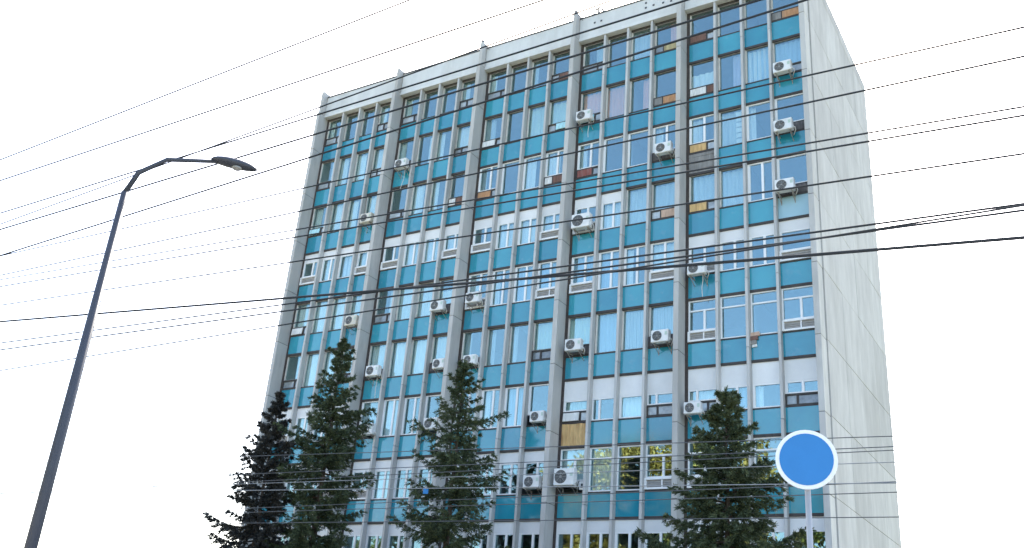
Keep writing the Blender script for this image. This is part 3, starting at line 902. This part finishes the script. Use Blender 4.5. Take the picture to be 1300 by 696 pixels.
# ------------------------------------------------------------------ overhead wires on two lines of poles
def pole(x, y, h, label, arms):
    root = link('utility_pole', None, None, (x, y, 0))
    tag(root, label, 'utility pole', 'utility poles')
    MB().tube([(0, 0, -.2), (0, 0, h)], [.17, .11], 'pole', 12).build('shaft', root)
    for z in arms:
        MB().box(-.05, .05, -.75, .75, z - .05, z + .05, 'bracket').build('crossarm', root)
def wire(name, x0, z0, x1, z1, y, r, m, label, sag=0.0, group='overhead wires along the street'):
    n = 28
    pts = []
    for k in range(n + 1):
        t = k / n
        pts.append((x0 + (x1 - x0) * t, y, z0 + (z1 - z0) * t - sag * 4 * t * (1 - t)))
    o = MB().tube(pts, r, m, 6).build(name)
    return tag(o, label, 'wire', group)
LBL = {'d': 'thin dark overhead wire of the street pole line', 'l': 'pale bare metal wire passing in front of the spruces', 'f': 'fine dark wire passing low in front of the spruces',
       'T': 'thick black overhead cable, much heavier than the other wires', 'm': 'medium dark overhead wire bunched with the thick black cable'}
WIRES = [
    ('d', -27.0, 5, 11.70, 50, 13.23, 0.0145),
    ('d', -27.3, 5, 11.18, 50, 11.32, 0.0145),
    ('d', -26.6, 5, 9.88, 50, 12.44, 0.0131),
    ('d', -27.0, 5, 10.47, 50, 10.83, 0.0145),
    ('d', -27.4, 5, 9.62, 50, 10.18, 0.0157),
    ('d', -27.0, 5, 8.88, 50, 10.67, 0.0157),
    ('d', -26.6, 5, 10.08, 50, 8.89, 0.0118),
    ('d', -27.0, 5, 9.23, 50, 8.29, 0.0118),
    ('d', -27.4, 5, 9.27, 50, 7.10, 0.0105),
    ('d', -27.0, 5, 9.30, 50, 7.27, 0.0118),
    ('d', -26.6, 5, 9.09, 50, 7.01, 0.0118),
    ('T', -27.0, 5, 8.96, 50, 5.45, 0.0187),
    ('m', -26.7, 5, 7.93, 50, 6.52, 0.0127),
    ('m', -27.2, 5, 7.47, 50, 6.25, 0.0127),
    ('m', -27.5, 5, 6.44, 50, 6.48, 0.0106),
    ('f', -12.0, -14, 9.58, 52, 7.77, 0.0126),
    ('f', -12.0, -14, 8.45, 52, 7.82, 0.0126),
    ('l', -12.0, -14, 8.13, 52, 7.40, 0.0116),
    ('l', -12.3, -14, 8.14, 52, 6.60, 0.0136),
    ('f', -12.0, -14, 6.62, 52, 6.11, 0.0126),
    ('f', -12.0, -14, 7.95, 52, 7.88, 0.0126),
    ('f', -12.0, -14, 6.77, 52, 7.23, 0.0126),
    ('f', -12.0, -14, 6.74, 52, 6.89, 0.0126),
]
NUM = ['topmost', 'second', 'third', 'fourth', 'fifth', 'sixth', 'seventh', 'eighth', 'ninth', 'tenth', 'lowest']
for kk in 'dmTfl':
    ws = sorted([w_ for w_ in WIRES if w_[0] == kk], key=lambda w_: -(w_[3] + w_[5]))
    for n_, (k, y, xa, za, xb, zb_, r) in enumerate(ws):
        lb = LBL[k] if len(ws) == 1 else '%s, %s of its set downward' % (LBL[k], NUM[n_] if n_ < len(ws) - 1 else 'lowest')
        wire('overhead_cable' if k == 'T' else 'overhead_wire', xa, za, xb, zb_, y, r, {'l': 'wire_light', 'f': 'wire_grey'}.get(k, 'wire'), lb, group='overhead wires: ' + {'d': 'upper', 'l': 'pale', 'f': 'low fine', 'T': 'cable', 'm': 'bunched'}[k])
for (x, y, h, lab, arms) in ((5, -27, 13.2, 'tall concrete utility pole on the near pavement at the lamp end', (8.0, 9.6, 11.2)), (50, -27, 13.2, 'tall concrete utility pole on the near pavement past the road sign', (8.0, 9.6, 11.2)),
                             (-14, -12, 9.2, 'shorter concrete utility pole on the far pavement beyond the dark spruce', (7.6,)), (52, -12, 9.2, 'shorter concrete utility pole on the far pavement past the broad spruce', (7.6,))):
    pole(x, y, h, lab, arms)

# small blue plate hanging from the lower pale wire
bp_ = MB().box(-.085, .085, -.008, .008, -.17, 0, 'sign_blue', .004).build('hanging_plate', None, (20.08, -12.3, 7.34), (0, 0, R(20)))
MB().box(-.07, -.05, -.012, .012, -.01, .03, 'sign_steel').box(.05, .07, -.012, .012, -.01, .03, 'sign_steel').build('clip', bp_)
tag(bp_, 'small plain blue plate hanging on a pale wire before the slender spruce', 'plate')

# ------------------------------------------------------------------ street lamp
lx, ly, lz = 26.80, -27.64, 9.58
lamp = link('street_lamp', None, None, (lx - .95, ly - 1.25, 0), (0, 0, R(-36)))
tag(lamp, 'dark street lamp with cobra head reaching over the road', 'street lamp')
MB().tube([(0, 0, 0), (0, 0, 8.6)], [.10, .06], 'lamp', 10).build('post', lamp)
MB().tube([(0, 0, 8.6), (.0, .12, 9.0), (.0, .5, 9.36), (.0, 1.30, 9.56)], [.05, .045, .04, .035], 'lamp', 8).build('arm', lamp)
def lamp_head():
    bm = bmesh.new()
    bmesh.ops.create_uvsphere(bm, u_segments=16, v_segments=10, radius=1)
    for v in bm.verts:
        x, y, z = v.co
        wd = 0.13 * (1.0 - 0.35 * (y * .5 - .1))
        v.co = Vector((x * wd, y * .40, (z * .10 if z > 0 else z * .055) + .0))
    me = bpy.data.meshes.new('lamp_head'); bm.to_mesh(me); bm.free()
    for p in me.polygons: p.use_smooth = True
    me.materials.append(M['lamp'])
    return me
hd = link('lamp_head', lamp_head(), lamp, (0, 1.57, lz))
MB().tube([(0, .05, -.05), (0, .05, -.075)], [.09, .075], 'ac_grille', 12).build('lens', hd)

# ------------------------------------------------------------------ road sign
sg = link('road_sign', None, None, (35.90, -26.12, 0), (0, 0, R(15)))
tag(sg, 'round blue road sign with white rim on a steel post', 'road sign')
MB().tube([(0, .06, 0), (0, .06, 4.62)], .035, 'sign_steel', 10).build('post', sg)
sf = MB().disc(0, 4.37, .345, -.012, .012, 'sign_white', 40).build('rim', sg)
MB().disc(0, 4.37, .300, -.017, -.0125, 'sign_blue', 40).build('face', sg)
MB().box(-.06, .06, .012, .10, 4.2, 4.26, 'sign_steel').box(-.06, .06, .012, .10, 4.5, 4.56, 'sign_steel').build('clamp', sg)
